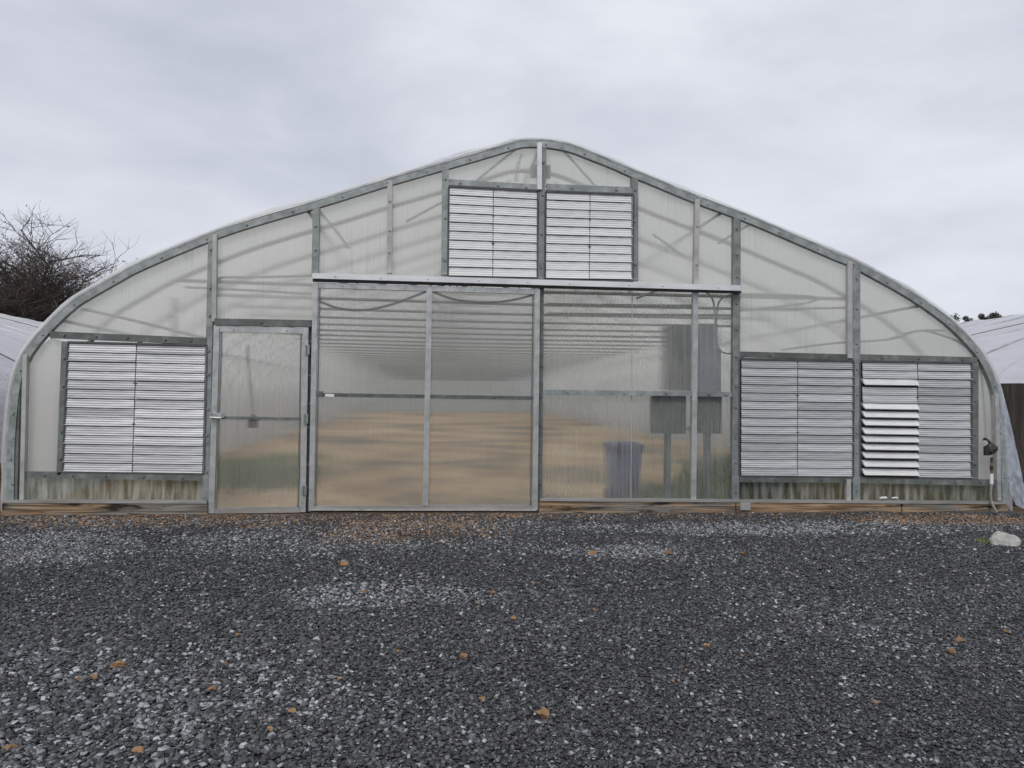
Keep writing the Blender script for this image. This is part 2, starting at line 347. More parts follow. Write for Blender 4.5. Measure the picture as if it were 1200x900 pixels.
# film skirt hanging free at the right foot
mb = MB()
rows = [(455,1168,1172),(480,1171,1177),(510,1174,1182),(540,1177,1187),(565,1179,1191),(585,1181,1195),(600,1184,1198)]
for j, (y, xa, xb) in enumerate(rows):
    for k in range(9):
        u = k/8; yy = y + (0 if j < 5 else -6*(1-u)*(j-4))
        q = P(xa+(xb-xa)*u, yy, 0)
        mb.v.append((q.x, -.03 - .10*u*(j/6) + .05*.6*math.sin(u*9+j*.8)*(j/6), max(q.z, .01)))
for j in range(len(rows)-1):
    for k in range(8):
        a = j*9+k; mb.f.append((a, a+1, a+10, a+9))
obj('film_skirt', mb, M['film_skirt'], gh, True)

# hoops with cross ties and diagonal braces, one every 1.22 m
prof = arch_off(.035)
def tie_x(z, side):
    best = None
    for (a, b) in zip(prof, prof[1:]):
        if (a[1]-z)*(b[1]-z) <= 0 and a[1] != b[1]:
            x = a[0]+(b[0]-a[0])*(z-a[1])/(b[1]-a[1])
            if side < 0 and x < x_mid: return x
            if side > 0 and x > x_mid: best = x
    return best
ZT = 2.56; xl, xr = tie_x(ZT,-1), tie_x(ZT,1)
hoops = []
Y0 = 1.0
for k in range(35):
    y = Y0 + k*1.22
    if k == 0:
        mb = MB(); mb.tube([(p[0], y, p[1]) for p in prof[::2]], .027, 6)
        h = obj('arch_hoop', mb, M['galv'], gh, True)
        mb = MB(); mb.tube([(xl, y, ZT), ((xl+xr)/2, y, ZT-.02), (xr, y, ZT)], .022, 6); ct = obj('cross_tie', mb, M['galv'], h, True)
        zt = max(p[1] for p in prof); brs = []
        for sx in (-1, 1):
            mb = MB(); mb.tube([(x_mid+sx*.28, y, zt-.12), (x_mid+sx*1.25, y, ZT)], .014, 5); brs.append(obj('truss_brace', mb, M['galv'], h, True))
    else:
        h2 = h.copy(); C.objects.link(h2); h2.location.y = h.location.y + k*1.22
        for ch in [ct]+brs:
            c2 = ch.copy(); C.objects.link(c2); c2.parent = h2
# purlins along the length
for i, (fx) in enumerate((.18, .34, .5, .66, .82)):
    p = prof[int(fx*(len(prof)-1))]
    mb = MB(); mb.tube([(p[0], .03, p[1]-.04), (p[0], LEN-.1, p[1]-.04)], .018, 6); obj('purlin', mb, M['galv'], gh, True)
# rear wall
mb = MB(); A = arch_off(.0); vs = [(p[0], LEN, p[1]) for p in A]; mb.add(vs, [tuple(range(len(vs)))]); obj('rear_wall', mb, M['rear'], gh)

# facade frame members (photo pixels on the facade plane)
def post(name, mat, a, b, w, Y=-.03, depth=.06, bolts=True, parent=None, step=34):
    mb = MB(); mb.pbar(a, b, w, Y, depth)
    if bolts: mb.bolts(a, b, Y, step)
    return obj(name, mb, M[mat], parent or gh)
post('post', 'galv', (247.5,arch_y(247,3)), (240.5,603), 7.5)
post('post', 'galv', (370.5,arch_y(370,3)), (369,320), 8)
post('post', 'galv', (522,arch_y(522,3)), (521,322), 8)
post('post', 'galv', (637,arch_y(637,3)), (633.5,327), 7)
post('post', 'galv', (744,arch_y(744,3)), (744,329), 8)
post('post', 'galv', (864,arch_y(864,3)), (862,587), 8.5, step=28)
post('post', 'galv', (1004,arch_y(1004,3)), (1004,587), 8.5)
post('post', 'galv_dark', (76,400), (70,557), 8)
post('post', 'galv_dark', (1143,424), (1142.5,562), 8)
post('post', 'galv', (364,378), (360.5,600), 5.5, 0, .05)
post('post', 'galv_dark', (634.5,337), (632.5,588), 6, -.03)
post('batten', 'strip', (251.5,arch_y(251,2)), (250.5,377), 5, -.05, .05, False)
post('batten', 'strip', (457,arch_y(457,2)), (456,320), 6, -.04, .06)
post('batten', 'track', (632.5,arch_y(632,2)), (632.5,222), 5.5, -.055, .05, False)
post('batten', 'strip', (817.5,arch_y(817,2)), (816,333), 5.5, -.04, .06)
post('batten', 'galv_light', (815.5,341), (813,586), 6, -.04, .06, False)
post('batten', 'strip', (996.5,arch_y(996,2)), (996.5,420), 5.5, -.05, .05, False)
post('batten', 'strip', (995,562), (995,588), 5, -.045, .05, False)
post('side_strip', 'strip', (29,416), (25,586), 5, -.055, .06, False)
post('side_strip', 'galv_light', (1168.5,462), (1171.5,587), 4.5, -.055, .06, False)
mb = MB(); mb.pbar((19,452),(15.5,586),9,-.02,.05); mb.bolts((18,460),(15,580),-.02,40); obj('side_plate', mb, M['galv_dark'], gh)
post('rail', 'galv_dark', (58,392), (243,400), 8)
post('rail', 'galv_dark', (24,556), (239,560), 7, step=38)
post('rail', 'galv_dark', (251,377), (365,379), 8, -.06, .07, step=60)
post('rail', 'galv_dark', (867,415), (1000,418.5), 6.5, step=60)
post('rail', 'galv_dark', (1008,418.5), (1146,422), 7, step=45)
post('rail', 'galv_dark', (867,561.5), (1000,562.5), 7, step=26)
post('rail', 'galv_dark', (1008,562.5), (1172,566), 7, step=30)
post('rail', 'galv', (525.5,213.5), (633,220), 7.5)
post('rail', 'galv', (641,219), (741,223), 7.5)
post('rail', 'galv', (636,459.5), (811,461.5), 5.5, -.03, step=50)
post('rail', 'galv', (818,461.5), (858,462.5), 5.5, -.03, step=20)
# sliding-door track across the front
mb = MB(); mb.pbar((366,323),(869,337.5),6.5,-.14,.13); mb.bolts((370,323),(866,337.5),-.14,52,.008); tr = obj('door_track', mb, M['track'], gh)
mb = MB(); mb.pbar((366,328.2),(869,342.2),2.0,-.10,.07); obj('track_channel', mb, M['gap'], tr)

# sill: cap strip and timber boards
mb = MB(); mb.pbar((2,587.8),(242,588.8),3,-.08,.1); obj('sill_cap', mb, M['wood_top'], gh)
mb = MB(); mb.pbar((633,585.8),(1180,589.6),2.8,-.08,.1); obj('sill_cap', mb, M['wood_top'], gh)
for (a, b, w) in [((2,597),(243,597.5),15), ((632,595),(862,596.3),15.5), ((863,596.3),(1056,596.8),15), ((1058,597.3),(1182,598.5),14.5)]:
    mb = MB(); mb.pbar(a, b, w, -.07, .09); obj('sill_board', mb, M['wood'], gh)
mb = MB(); mb.pbar((868,593.5),(880,593.8),9,-.085,.02); mb.bolts((869,591),(880,591),-.085,6,.006); obj('sill_bracket', mb, M['galv_light'], gh)
mb = MB(); mb.pbar((1060,603.5),(1116,604.5),4,-.12,.05); obj('sill_offcut', mb, M['wood'], gh, label='broken strip of timber lying against the sill')
for x, s in ((1034,1.0),(1047,.7)):
    mb = MB()
    q = P(x, 584, -.06)
    for k in range(3): mb.tube([q+Vector((-.03*s+k*.02,0,0)), q+Vector((.0+k*.02,-.012,.01)), q+Vector((.025+k*.012,0,0))], .014*s, 6)
    obj('sealant_blob', mb, M['white'], gh, True)

# glazing: one sheet per bay
def sheet(name, pix, mat, Y=.036, parent=None, label=None):
    mb = MB(); mb.add([P(x,y,Y) for x, y in pix], [tuple(range(len(pix)))[::-1]])
    return obj(name, mb, M[mat], parent or gh, label=label)
def top(x0, x1, n=10, off=4):
    return [(x0+(x1-x0)*i/n, arch_y(x0+(x1-x0)*i/n, off)) for i in range(n+1)]
sheet('glazing_panel', [(20,452),(32,425),(48,405),(60,396),(75,400),(70,556),(20,556)], 'pc_high')
sheet('glazing_panel', top(62,245,12) + [(245,400),(62,394)], 'pc_high')
sheet('glazing_panel', [(18,556),(240,560),(240,588),(15,588)], 'pc_low')
sheet('glazing_panel', top(249,369,8) + [(367,380),(249,380)], 'pc_high')
sheet('glazing_panel', top(370,456,6) + [(456,324),(370,322)], 'pc_high')
sheet('glazing_panel', top(457,521,6) + [(521,324),(457,324)], 'pc_high')
sheet('glazing_panel', top(523,634,8) + [(634,221),(523,215)], 'pc_high')
sheet('glazing_panel', top(636,743,8) + [(743,223),(636,220)], 'pc_high')
sheet('glazing_panel', top(745,816,6) + [(816,334),(745,330)], 'pc_high')
sheet('glazing_panel', top(818,864,5) + [(863,336),(818,334)], 'pc_high')
sheet('glazing_panel', top(865,997,8) + [(997,419),(865,416)], 'pc_high')
sheet('glazing_panel', top(1003,1140,12) + [(1150,421),(1003,420)], 'pc_high')
sheet('glazing_panel', [(1144,421),(1152,425),(1164,455),(1170,490),(1173,564),(1143,564)], 'pc_high')
sheet('glazing_panel', [(865,561),(1000,563),(1000,588),(865,588)], 'pc_algae')
sheet('glazing_panel', [(1002,563),(1176,566),(1177,589),(1002,589)], 'pc_algae')
sheet('glazing_panel', [(634,338),(741,340),(740,588),(631,588)], 'pc_bay')
sheet('glazing_panel', [(740.5,340),(815,342),(813,588),(739.5,588)], 'pc_bay', .040)
sheet('glazing_panel', [(816,342),(863,343),(861,588),(814,588)], 'pc_bay')
mb = MB(); mb.pbar((741,342),(739.5,587),.8,.028,.006); obj('panel_joiner', mb, M['strip'], gh)

# sliding door
def framed_door(root_name, lab, TL, TR, BL, BR, w, Y, mat, mull=None, cross=None, pmat='pc_door'):
    d = bpy.data.objects.new(root_name, None); C.objects.link(d); c = P((BL[0]+BR[0])/2, BL[1], Y); d.parent = gh; d.location = c - WL[gh.name]; WL[d.name] = c
    if lab: d['label'] = lab
    h = w/2
    def st(nm, a, b, ww, dY=0, dep=.04, m=mat, bolts=False, stp=30):
        mb = MB(); mb.pbar(a, b, ww, Y+dY, dep)
        if bolts: mb.bolts(a, b, Y+dY, stp, .007)
        return obj(nm, mb, M[m], d)
    st('stile', (TL[0]+h,TL[1]), (BL[0]+h,BL[1]), w); st('stile', (TR[0]-h,TR[1]), (BR[0]-h,BR[1]), w)
    st('top_rail', (TL[0]+w,TL[1]+h), (TR[0]-w,TR[1]+h), w, .003, bolts=True, stp=40); st('bottom_rail', (BL[0]+w,BL[1]-h), (BR[0]-w,BR[1]-h), w, .003, m='wood_top')
    # thin raised glazing bead
    b = w*.32
    mb = MB(); mb.pbar((TL[0]+w+b,TL[1]+w),(BL[0]+w+b,BL[1]-w),1.3,Y-.008,.02); mb.pbar((TR[0]-w-b,TR[1]+w),(BR[0]-w-b,BR[1]-w),1.3,Y-.008,.02)
    obj('glazing_bead', mb, M['galv_dark'], d)
    if mull: st('mullion', (mull[0],TL[1]+w), (mull[1],BL[1]-w), 6.5, -.004)
    if cross:
        mb = MB(); mb.pbar((TL[0]+w, cross[0]), (TR[0]-w-1, cross[1]), cross[2], Y+.01, .03); mb.bolts((TL[0]+w+16, cross[0]), (TR[0]-w-6, cross[1]), Y+.01, 27, .010)
        obj('cross_bar', mb, M['galv_dark'], d)
    xs = [TL[0]+w-1] + ([mull[0]] if mull else []) + [TR[0]-w+1]; xb = [BL[0]+w-1] + ([mull[1]] if mull else []) + [BR[0]-w+1]
    for i in range(len(xs)-1):
        sheet('door_panel', [(xs[i]+.6,TL[1]+w-1),(xs[i+1]-.6,TR[1]+w-1 if i == len(xs)-2 else TL[1]+w+1),(xb[i+1]-.6,BR[1]-w+1),(xb[i]+.6,BL[1]-w+1)], pmat, Y+.022, d)
    return d
sd = framed_door('sliding_door', 'wide two-panel sliding door', (366.5,331), (633,338.5), (361.5,599), (630,598), 6.2, -.10, 'galv_light', (503.3,498.5), (462.5,466.5,4.2))
mb = MB(); mb.pbar((381,463.2),(391.5,463.6),3.4,-.105,.01); obj('name_plate', mb, M['white'], sd)
mb = MB(); mb.pbar((370,461.5),(378,461.8),7,-.112,.03); mb.bolts((370,461),(377,461),-.112,4,.009); obj('door_catch', mb, M['galv_dark'], sd)
mb = MB(); mb.pbar((366,597.5),(629,597.8),1.6,-.108,.01); obj('bottom_seal', mb, M['strip'], sd)
wd = framed_door('walk_door', 'narrow hinged door left of the wide sliding one', (250.5,382), (361.5,384), (244,602), (358,600.5), 6.8, -.05, 'galv_light', None, (489.5,491,3.4))
mb = MB(); mb.pbar((247,486.5),(262,487),6,-.066,.02); mb.bolts((250,485),(262,486),-.066,5,.006)
q0 = P(246,489,-.085); q1 = P(259,490,-.085); mb.tube([q0,q1], .009, 8); mb.tube([P(247,483,-.08), P(247.5,492,-.08)], .008, 6)
obj('latch', mb, M['galv_light'], wd, False)
for y in (410, 491, 575):
    mb = MB(); mb.pbar((360.5-(y-410)*.02,y-6),(360.3-(y-410)*.02,y+6),4.5,-.062,.02); mb.tube([P(358.5-(y-410)*.02,y-6,-.064),P(358.4-(y-410)*.02,y+6,-.064)], .008, 6)
    obj('hinge', mb, M['galv'], wd)
mb = MB(); mb.pbar((363.5,385),(360,600),2.5,-.012,.012); obj('door_gap_seal', mb, M['gap'], gh)

# aluminium louvre shutters: two columns of overlapping slats each
def louvre(TL, TR, BL, BR, rows, open_left=None, lab=None, bright=False, seed=0):
    rr = random.Random(seed)
    root = bpy.data.objects.new('louvre_shutter', None); C.objects.link(root); root.parent = gh
    c = P((BL[0]+BR[0])/2, BL[1], -.03); root.location = c-WL[gh.name]; WL[root.name] = c
    if lab: root['label'] = lab
    def bil(u, v):
        x = (TL[0]*(1-u)+TR[0]*u)*(1-v) + (BL[0]*(1-u)+BR[0]*u)*v
        y = (TL[1]*(1-u)+TR[1]*u)*(1-v) + (BL[1]*(1-u)+BR[1]*u)*v
        return P(x, y, 0)
    # surround, and a dark sheet whose colour stands for shade between slats
    mb = MB(); mb.add([bil(0,0)+Vector((0,.05,0)), bil(1,0)+Vector((0,.05,0)), bil(1,1)+Vector((0,.05,0)), bil(0,1)+Vector((0,.05,0))], [(0,1,2,3)])
    obj('gap_shade_sheet', mb, M['gap'], root)
    mb = MB()
    mb.pbar((TL[0]-1,TL[1]-1.2),(TR[0]+1,TR[1]-1.2),2.4,-.035,.06); mb.pbar((BL[0]-1,BL[1]+.8),(BR[0]+1,BR[1]+.8),1.8,-.033,.06)
    mb.pbar((TL[0]-.8,TL[1]),(BL[0]-.8,BL[1]),1.8,-.034,.06); mb.pbar((TR[0]+.8,TR[1]),(BR[0]+.8,BR[1]),1.8,-.034,.06)
    obj('shutter_frame', mb, M['gap'], root)
    for col in (0, 1):
        u0, u1 = (0.004, .497) if col == 0 else (.503, .996)
        for r in range(rows):
            v0, v1 = r/rows, (r+1)/rows
            hgt = (bil(.5,v0)-bil(.5,v1)).z
            o = 0
            if open_left and col == 0: o = open_left[r]
            ang = R(rr.uniform(-1.2,1.2) + rr.choice((0,0,0,2,-2))) + R(o)
            prof_ = []
            nb = 3                                   # pressed ribs
            pts = [(0, .0)]
            for k in range(nb):
                a = .03+.76*k/nb; wv = .76/nb
                pts += [(a+wv*.15, -.0028), (a+wv*.6, -.0036), (a+wv*.78, .0), (a+wv*.98, .0014)]
            pts += [(.82,-.002), (.925,-.009), (.94,.004)]
            for (t, dy) in pts:
                # hinge at the top of the slat, opens outwards
                y_ = dy - .004 - .010*t; z_ = -t*hgt*1.0
                yy = y_*math.cos(ang) + z_*math.sin(ang); zz = z_*math.cos(ang) - y_*math.sin(ang)
                prof_.append((yy, zz))
            mb = MB(); nseg = 7
            jit = rr.uniform(-.0015, .0015)
            for k in range(nseg+1):
                u = u0+(u1-u0)*k/nseg; top_ = bil(u, v0)
                for (yy, zz) in prof_:
                    mb.v.append((top_.x, -.012+yy + .0012*math.sin(k*2.1+r*3+col), top_.z+zz+jit))
            m_ = len(prof_)
            for k in range(nseg):
                for j in range(m_-1):
                    a = k*m_+j; mb.f.append((a, a+1, a+1+m_, a+m_))
            if o > 10:   # end flanges of an opened slat
                for k in (0, nseg):
                    base = [mb.v[k*m_+j] for j in (0, m_//2, m_-2)]
                    bk = [(p[0], p[1]+.035, p[2]+.01) for p in base]
                    mb.add(base+bk, [(0,1,4,3),(1,2,5,4)])
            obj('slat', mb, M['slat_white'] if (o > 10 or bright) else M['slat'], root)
    mb = MB(); a = bil(.5,0.005); b = bil(.5,.995); mb.tube([a+Vector((0,-.022,0)), b+Vector((0,-.022,0))], .0042, 6)
    for k in (.3, .62): q = bil(.5,k); mb.box((q.x-.012,-.03,q.z-.008),(q.x+.012,-.02,q.z+.008))
    obj('linkage_rod', mb, M['gap'], root)
    return root
louvre((80,402),(242,406),(73.5,552.5),(238.5,555), 14, None, 'aluminium louvre shutter at the far left', seed=1)
louvre((867.5,421.5),(1000,424),(867,557.5),(999.5,558.5), 14, None, 'closed aluminium louvre shutter right of the wide door', seed=2)
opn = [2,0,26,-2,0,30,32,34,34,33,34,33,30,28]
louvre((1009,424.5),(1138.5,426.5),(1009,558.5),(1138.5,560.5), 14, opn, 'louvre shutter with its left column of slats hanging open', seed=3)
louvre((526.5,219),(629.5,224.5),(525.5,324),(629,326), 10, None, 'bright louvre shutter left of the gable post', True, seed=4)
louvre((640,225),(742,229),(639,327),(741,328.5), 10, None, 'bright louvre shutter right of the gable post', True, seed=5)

# ------------------------------------------------------------------ things inside, seen through the panels
def elbox(pix, Y, d, mat, name, label, cat, screws=True, group=None):
    x0,y0,x1,y1 = pix; a = P(x0,y1,Y); b = P(x1,y0,Y)
    t = thing(name, ((a.x+b.x)/2, Y, a.z), label, cat, group)
    mb = MB(); mb.box((a.x,Y+.02,a.z),(b.x,Y+d,b.z)); obj('box_body', mb, M[mat], t)
    mb = MB(); mb.box((a.x-.01,Y,a.z-.01),(b.x+.01,Y+.018,b.z+.01))
    if screws:
        for (u, v) in ((.1,.1),(.5,.1),(.9,.1),(.1,.9),(.9,.9),(.3,.35),(.7,.3),(.2,.6)):
            mb.disc(Vector((a.x+(b.x-a.x)*u, Y, a.z+(b.z-a.z)*v)), .007)
    obj('box_cover', mb, M[mat], t)
    return t, a, b
bx, a, b = elbox((765,465,803,507), .055, .14, 'box', 'junction_box', 'dark grey box on a post, left of the slim vertical strip behind the right panel', 'electrical box')
mb = MB(); mb.box(((a.x+b.x)/2-.035,.09,0),((a.x+b.x)/2+.035,.13,a.z)); obj('stand', mb, M['box'], bx)
bx, a, b = elbox((817.5,466,845,507), .055, .14, 'box', 'junction_box', 'dark grey box on a post, right of the slim vertical strip behind the right panel', 'electrical box')
mb = MB(); mb.box(((a.x+b.x)/2-.045,.09,0),((a.x+b.x)/2+.03,.13,a.z)); obj('stand', mb, M['box'], bx)
elbox((781,382,812,457), 1.7, .3, 'box', 'electrical_cabinet', 'tall dark cabinet hanging blurred behind the panel above the left grey box', 'electrical cabinet', False)
elbox((818,410,844,458), .10, .16, 'cabinet', 'electrical_cabinet', 'blue-grey cabinet right behind the panel above the right grey box', 'electrical cabinet')
elbox((815,381,838,412), 1.3, .2, 'cabinet', 'control_panel', 'smaller blurred grey panel above the blue-grey cabinet', 'control panel', False)
def conduit(pix, Y, r, label, name='conduit', mat='galv'):
    s = catmull(pix, 5); mb = MB(); mb.tube([P(x,y,Y) for x, y in s], r, 7); o = obj(name, mb, M[mat], None, True); return tag(o, label, 'pipe')
conduit([(838,410),(838,395),(837,360),(832,346),(822,341),(815,341)], .08, .011, 'thin conduit curving up from the blue-grey cabinet to the door track')
conduit([(862,345),(850,347),(842,355),(840,370),(839,392),(842,408),(850,414),(862,414)], .07, .010, 'thin conduit making a hook beside the right-hand post')
conduit([(803,502),(808,502),(817,502)], .10, .018, 'short pipe joining the two dark grey boxes')
conduit([(254,348),(254,335),(257,327),(266,325),(300,325),(366,323)], .10, .013, 'thin bent pipe behind the panel above the narrow door')
conduit([(92,361),(150,374),(243,397)], .35, .017, 'slanting brace pipe behind the upper left panel')
conduit([(207,350),(206,397)], 1.3, .03, 'blurred upright post behind the upper left panel')
conduit([(218,337),(300,341),(366,345)], .6, .014, 'long level pipe behind the panel over the narrow door')
conduit([(866,345),(920,346),(956,349),(940,356),(866,364)], .35, .014, 'pipe bent back on itself behind the panel over the right shutters')
conduit([(866,362),(930,362),(990,361)], .5, .014, 'level pipe behind the panel over the right shutters')
conduit([(915,410),(980,402),(1040,398),(1075,388),(1118,388)], .3, .013, 'pale pipe running right under the sloping edge of the roof')
conduit([(1040,398),(1075,388),(1100,392),(1130,405),(1146,424),(1152,470),(1155,516)], .16, .014, 'water pipe curving down behind the right edge to the valve')
conduit([(640,357),(700,358),(812,359)], .5, .02, 'upper level pipe behind the big right bay')
conduit([(640,368),(740,369),(860,370)], .7, .016, 'lower level pipe behind the big right bay')
conduit([(745,350),(768,341)], .3, .014, 'short slanting pipe near the top of the big right bay')
conduit([(372,352),(395,361),(425,364),(460,357),(502,341)], .5, .014, 'sagging hose behind the left half of the sliding door', 'hanging_hose', 'black')
conduit([(506,342),(535,352),(570,355),(600,352),(628,345)], .5, .014, 'sagging hose behind the right half of the sliding door', 'hanging_hose', 'black')
conduit([(375,250),(392,268),(408,290)], .5, .012, 'short slanting rod behind the panel left of the gable shutters')
conduit([(612,178),(606,198),(604,214)], .5, .014, 'short upright rod beside the ridge bracket')
for pa, pb in (((603,176),(556,214)), ((657,173),(700,222)), ((375,247),(410,292)), ((880,262),(840,286)), ((476,260),(521,236)), ((765,275),(800,300))):
    mb = MB(); mb.tube([P(*pa,.28), P(*pb,.42)], .013, 6); obj('ridge_brace', mb, M['galv'], gh, True)
# plate on the ridge
mb = MB(); a = P(622,208,.12); b = P(645,194,.12); mb.box((a.x,.11,a.z),(b.x,.15,b.z)); mb.tube([((a.x+b.x)/2,.13,b.z),((a.x+b.x)/2,.13,b.z+.1)],.02,6)
obj('ridge_plate', mb, M['box'], gh)
# hanging cord with hook block
t = thing('pulley_block', P(297,500,.55), 'dark block hanging on a cord behind the narrow door', 'pulley')
mb = MB(); s = catmull([(291,404),(292,430),(295,460),(297,488)],4); mb.tube([P(x,y,.55) for x,y in s], .010, 6); obj('cord', mb, M['hose'], t, True)
mb = MB(); q = P(297,495,.55); mb.box((q.x-.05,q.y-.03,q.z-.06),(q.x+.05,q.y+.03,q.z+.05)); mb.tube([q+Vector((0,0,.05)),q+Vector((.0,0,.09))],.02,8); mb.tube([q+Vector((.04,0,.02)),q+Vector((.1,0,.05))],.012,6)
obj('block', mb, M['black'], t)
# blue bin
q = P(735,583,.45); t = thing('wheeled_bin', (q.x,.45,q.z if False else 0.02), 'blue plastic bin standing behind the big right bay', 'bin')
zt = P(735,522,.45).z; hw = (P(754,540,.45).x-P(716,540,.45).x)/2
mb = MB(); ring = []
def rr_(hx, hy, z, n=6, rad=.05):
    pts = []
    for cx, cy, a0 in ((hx-rad,hy-rad,0),(-hx+rad,hy-rad,90),(-hx+rad,-hy+rad,180),(hx-rad,-hy+rad,270)):
        for k in range(n): a = R(a0+90*k/(n-1)); pts.append((q.x+cx+rad*math.cos(a), .68+cy+rad*math.sin(a), z))
    return pts
levels = [(hw*.84,.17,.05),(hw*.86,.18,.3),(hw*.95,.22,zt-.08),(hw*.95,.22,zt-.08),(hw*1.02,.24,zt-.07),(hw*1.03,.24,zt-.02)]
for i, (hx, hy, z) in enumerate(levels): mb.v += rr_(hx, hy, z)
n = 24
for i in range(len(levels)-1):
    for k in range(n): a = i*n+k; b = i*n+(k+1)%n; mb.f.append((a,b,b+n,a+n))
mb.f.append(tuple(range(n))[::-1]); obj('bin_body', mb, M['blue'], t, True)
mb = MB(); mb.v += rr_(hw*1.04,.25,zt-.02); mb.v += rr_(hw*1.04,.25,zt+.01); mb.v += rr_(hw*.7,.2,zt+.035)
for i in range(2):
    for k in range(n): a = i*n+k; b = i*n+(k+1)%n; mb.f.append((a,b,b+n,a+n))
mb.f.append(tuple(range(2*n,3*n))); obj('lid', mb, M['blue'], t)
for sx in (-1,1):
    mb = MB(); mb.tube([(q.x+sx*hw*.85-.02,.84,.09),(q.x+sx*hw*.85+.02,.84,.09)], .08, 12); obj('wheel', mb, M['black'], t)

# ------------------------------------------------------------------ water valve and hose at the right foot
q = P(1161,526,-.12); t = thing('water_valve', (q.x,-.12,q.z-.2), 'black hose valve on a thin riser at the right foot of the greenhouse', 'valve')
mb = MB()
import bmesh
def lump(mb, c, r, seed, sc=(1,1,1), rough=.25):
    bm = bmesh.new(); bmesh.ops.create_icosphere(bm, subdivisions=2, radius=1)
    vs = []
    for v in bm.verts:
        d = 1+rough*mnoise.noise(v.co*1.7+Vector((seed,seed*.7,0)))
        vs.append((c[0]+v.co.x*r*sc[0]*d, c[1]+v.co.y*r*sc[1]*d, c[2]+v.co.z*r*sc[2]*d))
    mb.add(vs, [tuple(v.index for v in f.verts) for f in bm.faces]); bm.free()
lump(mb, q, .058, 1, (1.1,.8,1.25)); lump(mb, q+Vector((.045,0,.005)), .038, 2); mb.box((q.x-.075,-.14,q.z-.075),(q.x-.015,-.10,q.z+.03))
obj('valve_body', mb, M['black'], t)
mb = MB(); mb.tube([P(1153,515,.0),P(1154,514,-.06),P(1158,516,-.12),P(1161,520,-.12)], .014, 8); obj('elbow', mb, M['black'], t, True)
for k, (y0,y1,m,r) in enumerate([(536,541,'black',.014),(541,546,'brass',.017),(546,551,'black',.018),(551,555,'brass',.014)]):
    mb = MB(); mb.tube([P(1162,y0,-.12),P(1162,y1,-.12)], r, 8); obj('fitting', mb, M[m], t)
mb = MB(); mb.tube([P(1162,555,-.12),P(1162,567,-.12)], .019, 8); obj('white_sleeve', mb, M['white'], t)
mb = MB(); s = catmull([(1162,567),(1161,578),(1162,588),(1166,597),(1170,603),(1175,608)],4)
mb.tube([P(x,y,-.12-max(0,(y-585))*.004) for x,y in s], .015, 8); obj('hose', mb, M['hose'], t, True)

# ------------------------------------------------------------------ timber post on the right
a = P(1182,600,.3); wx = .29; zt = P(1181,449,.3).z
t_ = MB(); n = 18
for j in range(12):
    z = -.05 + (zt+.05)*j/11
    for k in range(n):
        an = 2*math.pi*k/n; r = wx/2*(1+.05*mnoise.noise(Vector((math.cos(an)*2,math.sin(an)*2,z*1.1))))
        t_.v.append((a.x+wx/2+r*math.cos(an)+.01*(z), +.42+r*math.sin(an), z))
for j in range(11):
    for k in range(n): i0 = j*n+k; i1 = j*n+(k+1)%n; t_.f.append((i0,i1,i1+n,i0+n))
t_.f.append(tuple(11*n+k for k in range(n)))
tag(obj('timber_post', t_, M['wood_post']), 'thick dark brown timber post standing at the right edge', 'post')

# ------------------------------------------------------------------ neighbouring greenhouses
hw = (arch[-1][0]-arch[0][0])/2
nprof = [(p[0]-x_mid, p[1]) for p in arch]
def neighbour(cx, y0, ln, label, seed, xs=1.12, zs=.85):
    t = thing('greenhouse', (cx, y0, 0), label, 'greenhouse', 'neighbouring film greenhouses')
    pr = [(x*xs+cx, z*zs) for x, z in nprof]
    roof_film(pr, y0, y0+ln, 300, .035, M['film_nb'], t, sag=.10, step=1.22)
    for yy in (y0+.03, y0+ln-.03):
        mb = MB(); vs = [(p[0]*.999+cx*.001, yy, p[1]-.01) for p in pr]; mb.add(vs, [tuple(range(len(vs)))]); obj('end_wall', mb, M['film_nb'], t)
    first = None
    for k in range(int(ln/1.22)-1):
        y = math.ceil(y0/1.22)*1.22+k*1.22
        if first is None:
            mb = MB(); mb.tube([(p[0], y, p[1]-.006) for p in pr[::2]], .016, 5); first = obj('arch_hoop', mb, M['galv_light'], t, True)
        else:
            c = first.copy(); C.objects.link(c); c.location.y = first.location.y + k*1.22
    for s_ in (-1, 1):
        px_ = pr[0][0] if s_ < 0 else pr[-1][0]
        mb = MB(); mb.box((px_-.03, y0, 0), (px_+.03, y0+ln, .25)); obj('base_board', mb, M['wood'], t)
    # battens holding the film down: pale ropes over the roof
    mb = MB()
    for k in range(5):
        y = y0+4+k*7.5
        mb.tube([(p[0], y+1.6*math.sin(i*.05), p[1]+.045) for i, p in enumerate(pr)], .012, 4)
    obj('tie_down_rope', mb, M['hose'], t, True)
neighbour(-12.2, 0.4, 42, 'white film greenhouse at the left edge, mostly out of frame', 1)
neighbour(14.2, 0.4, 42, 'white film greenhouse at the right edge behind the timber post', 2)

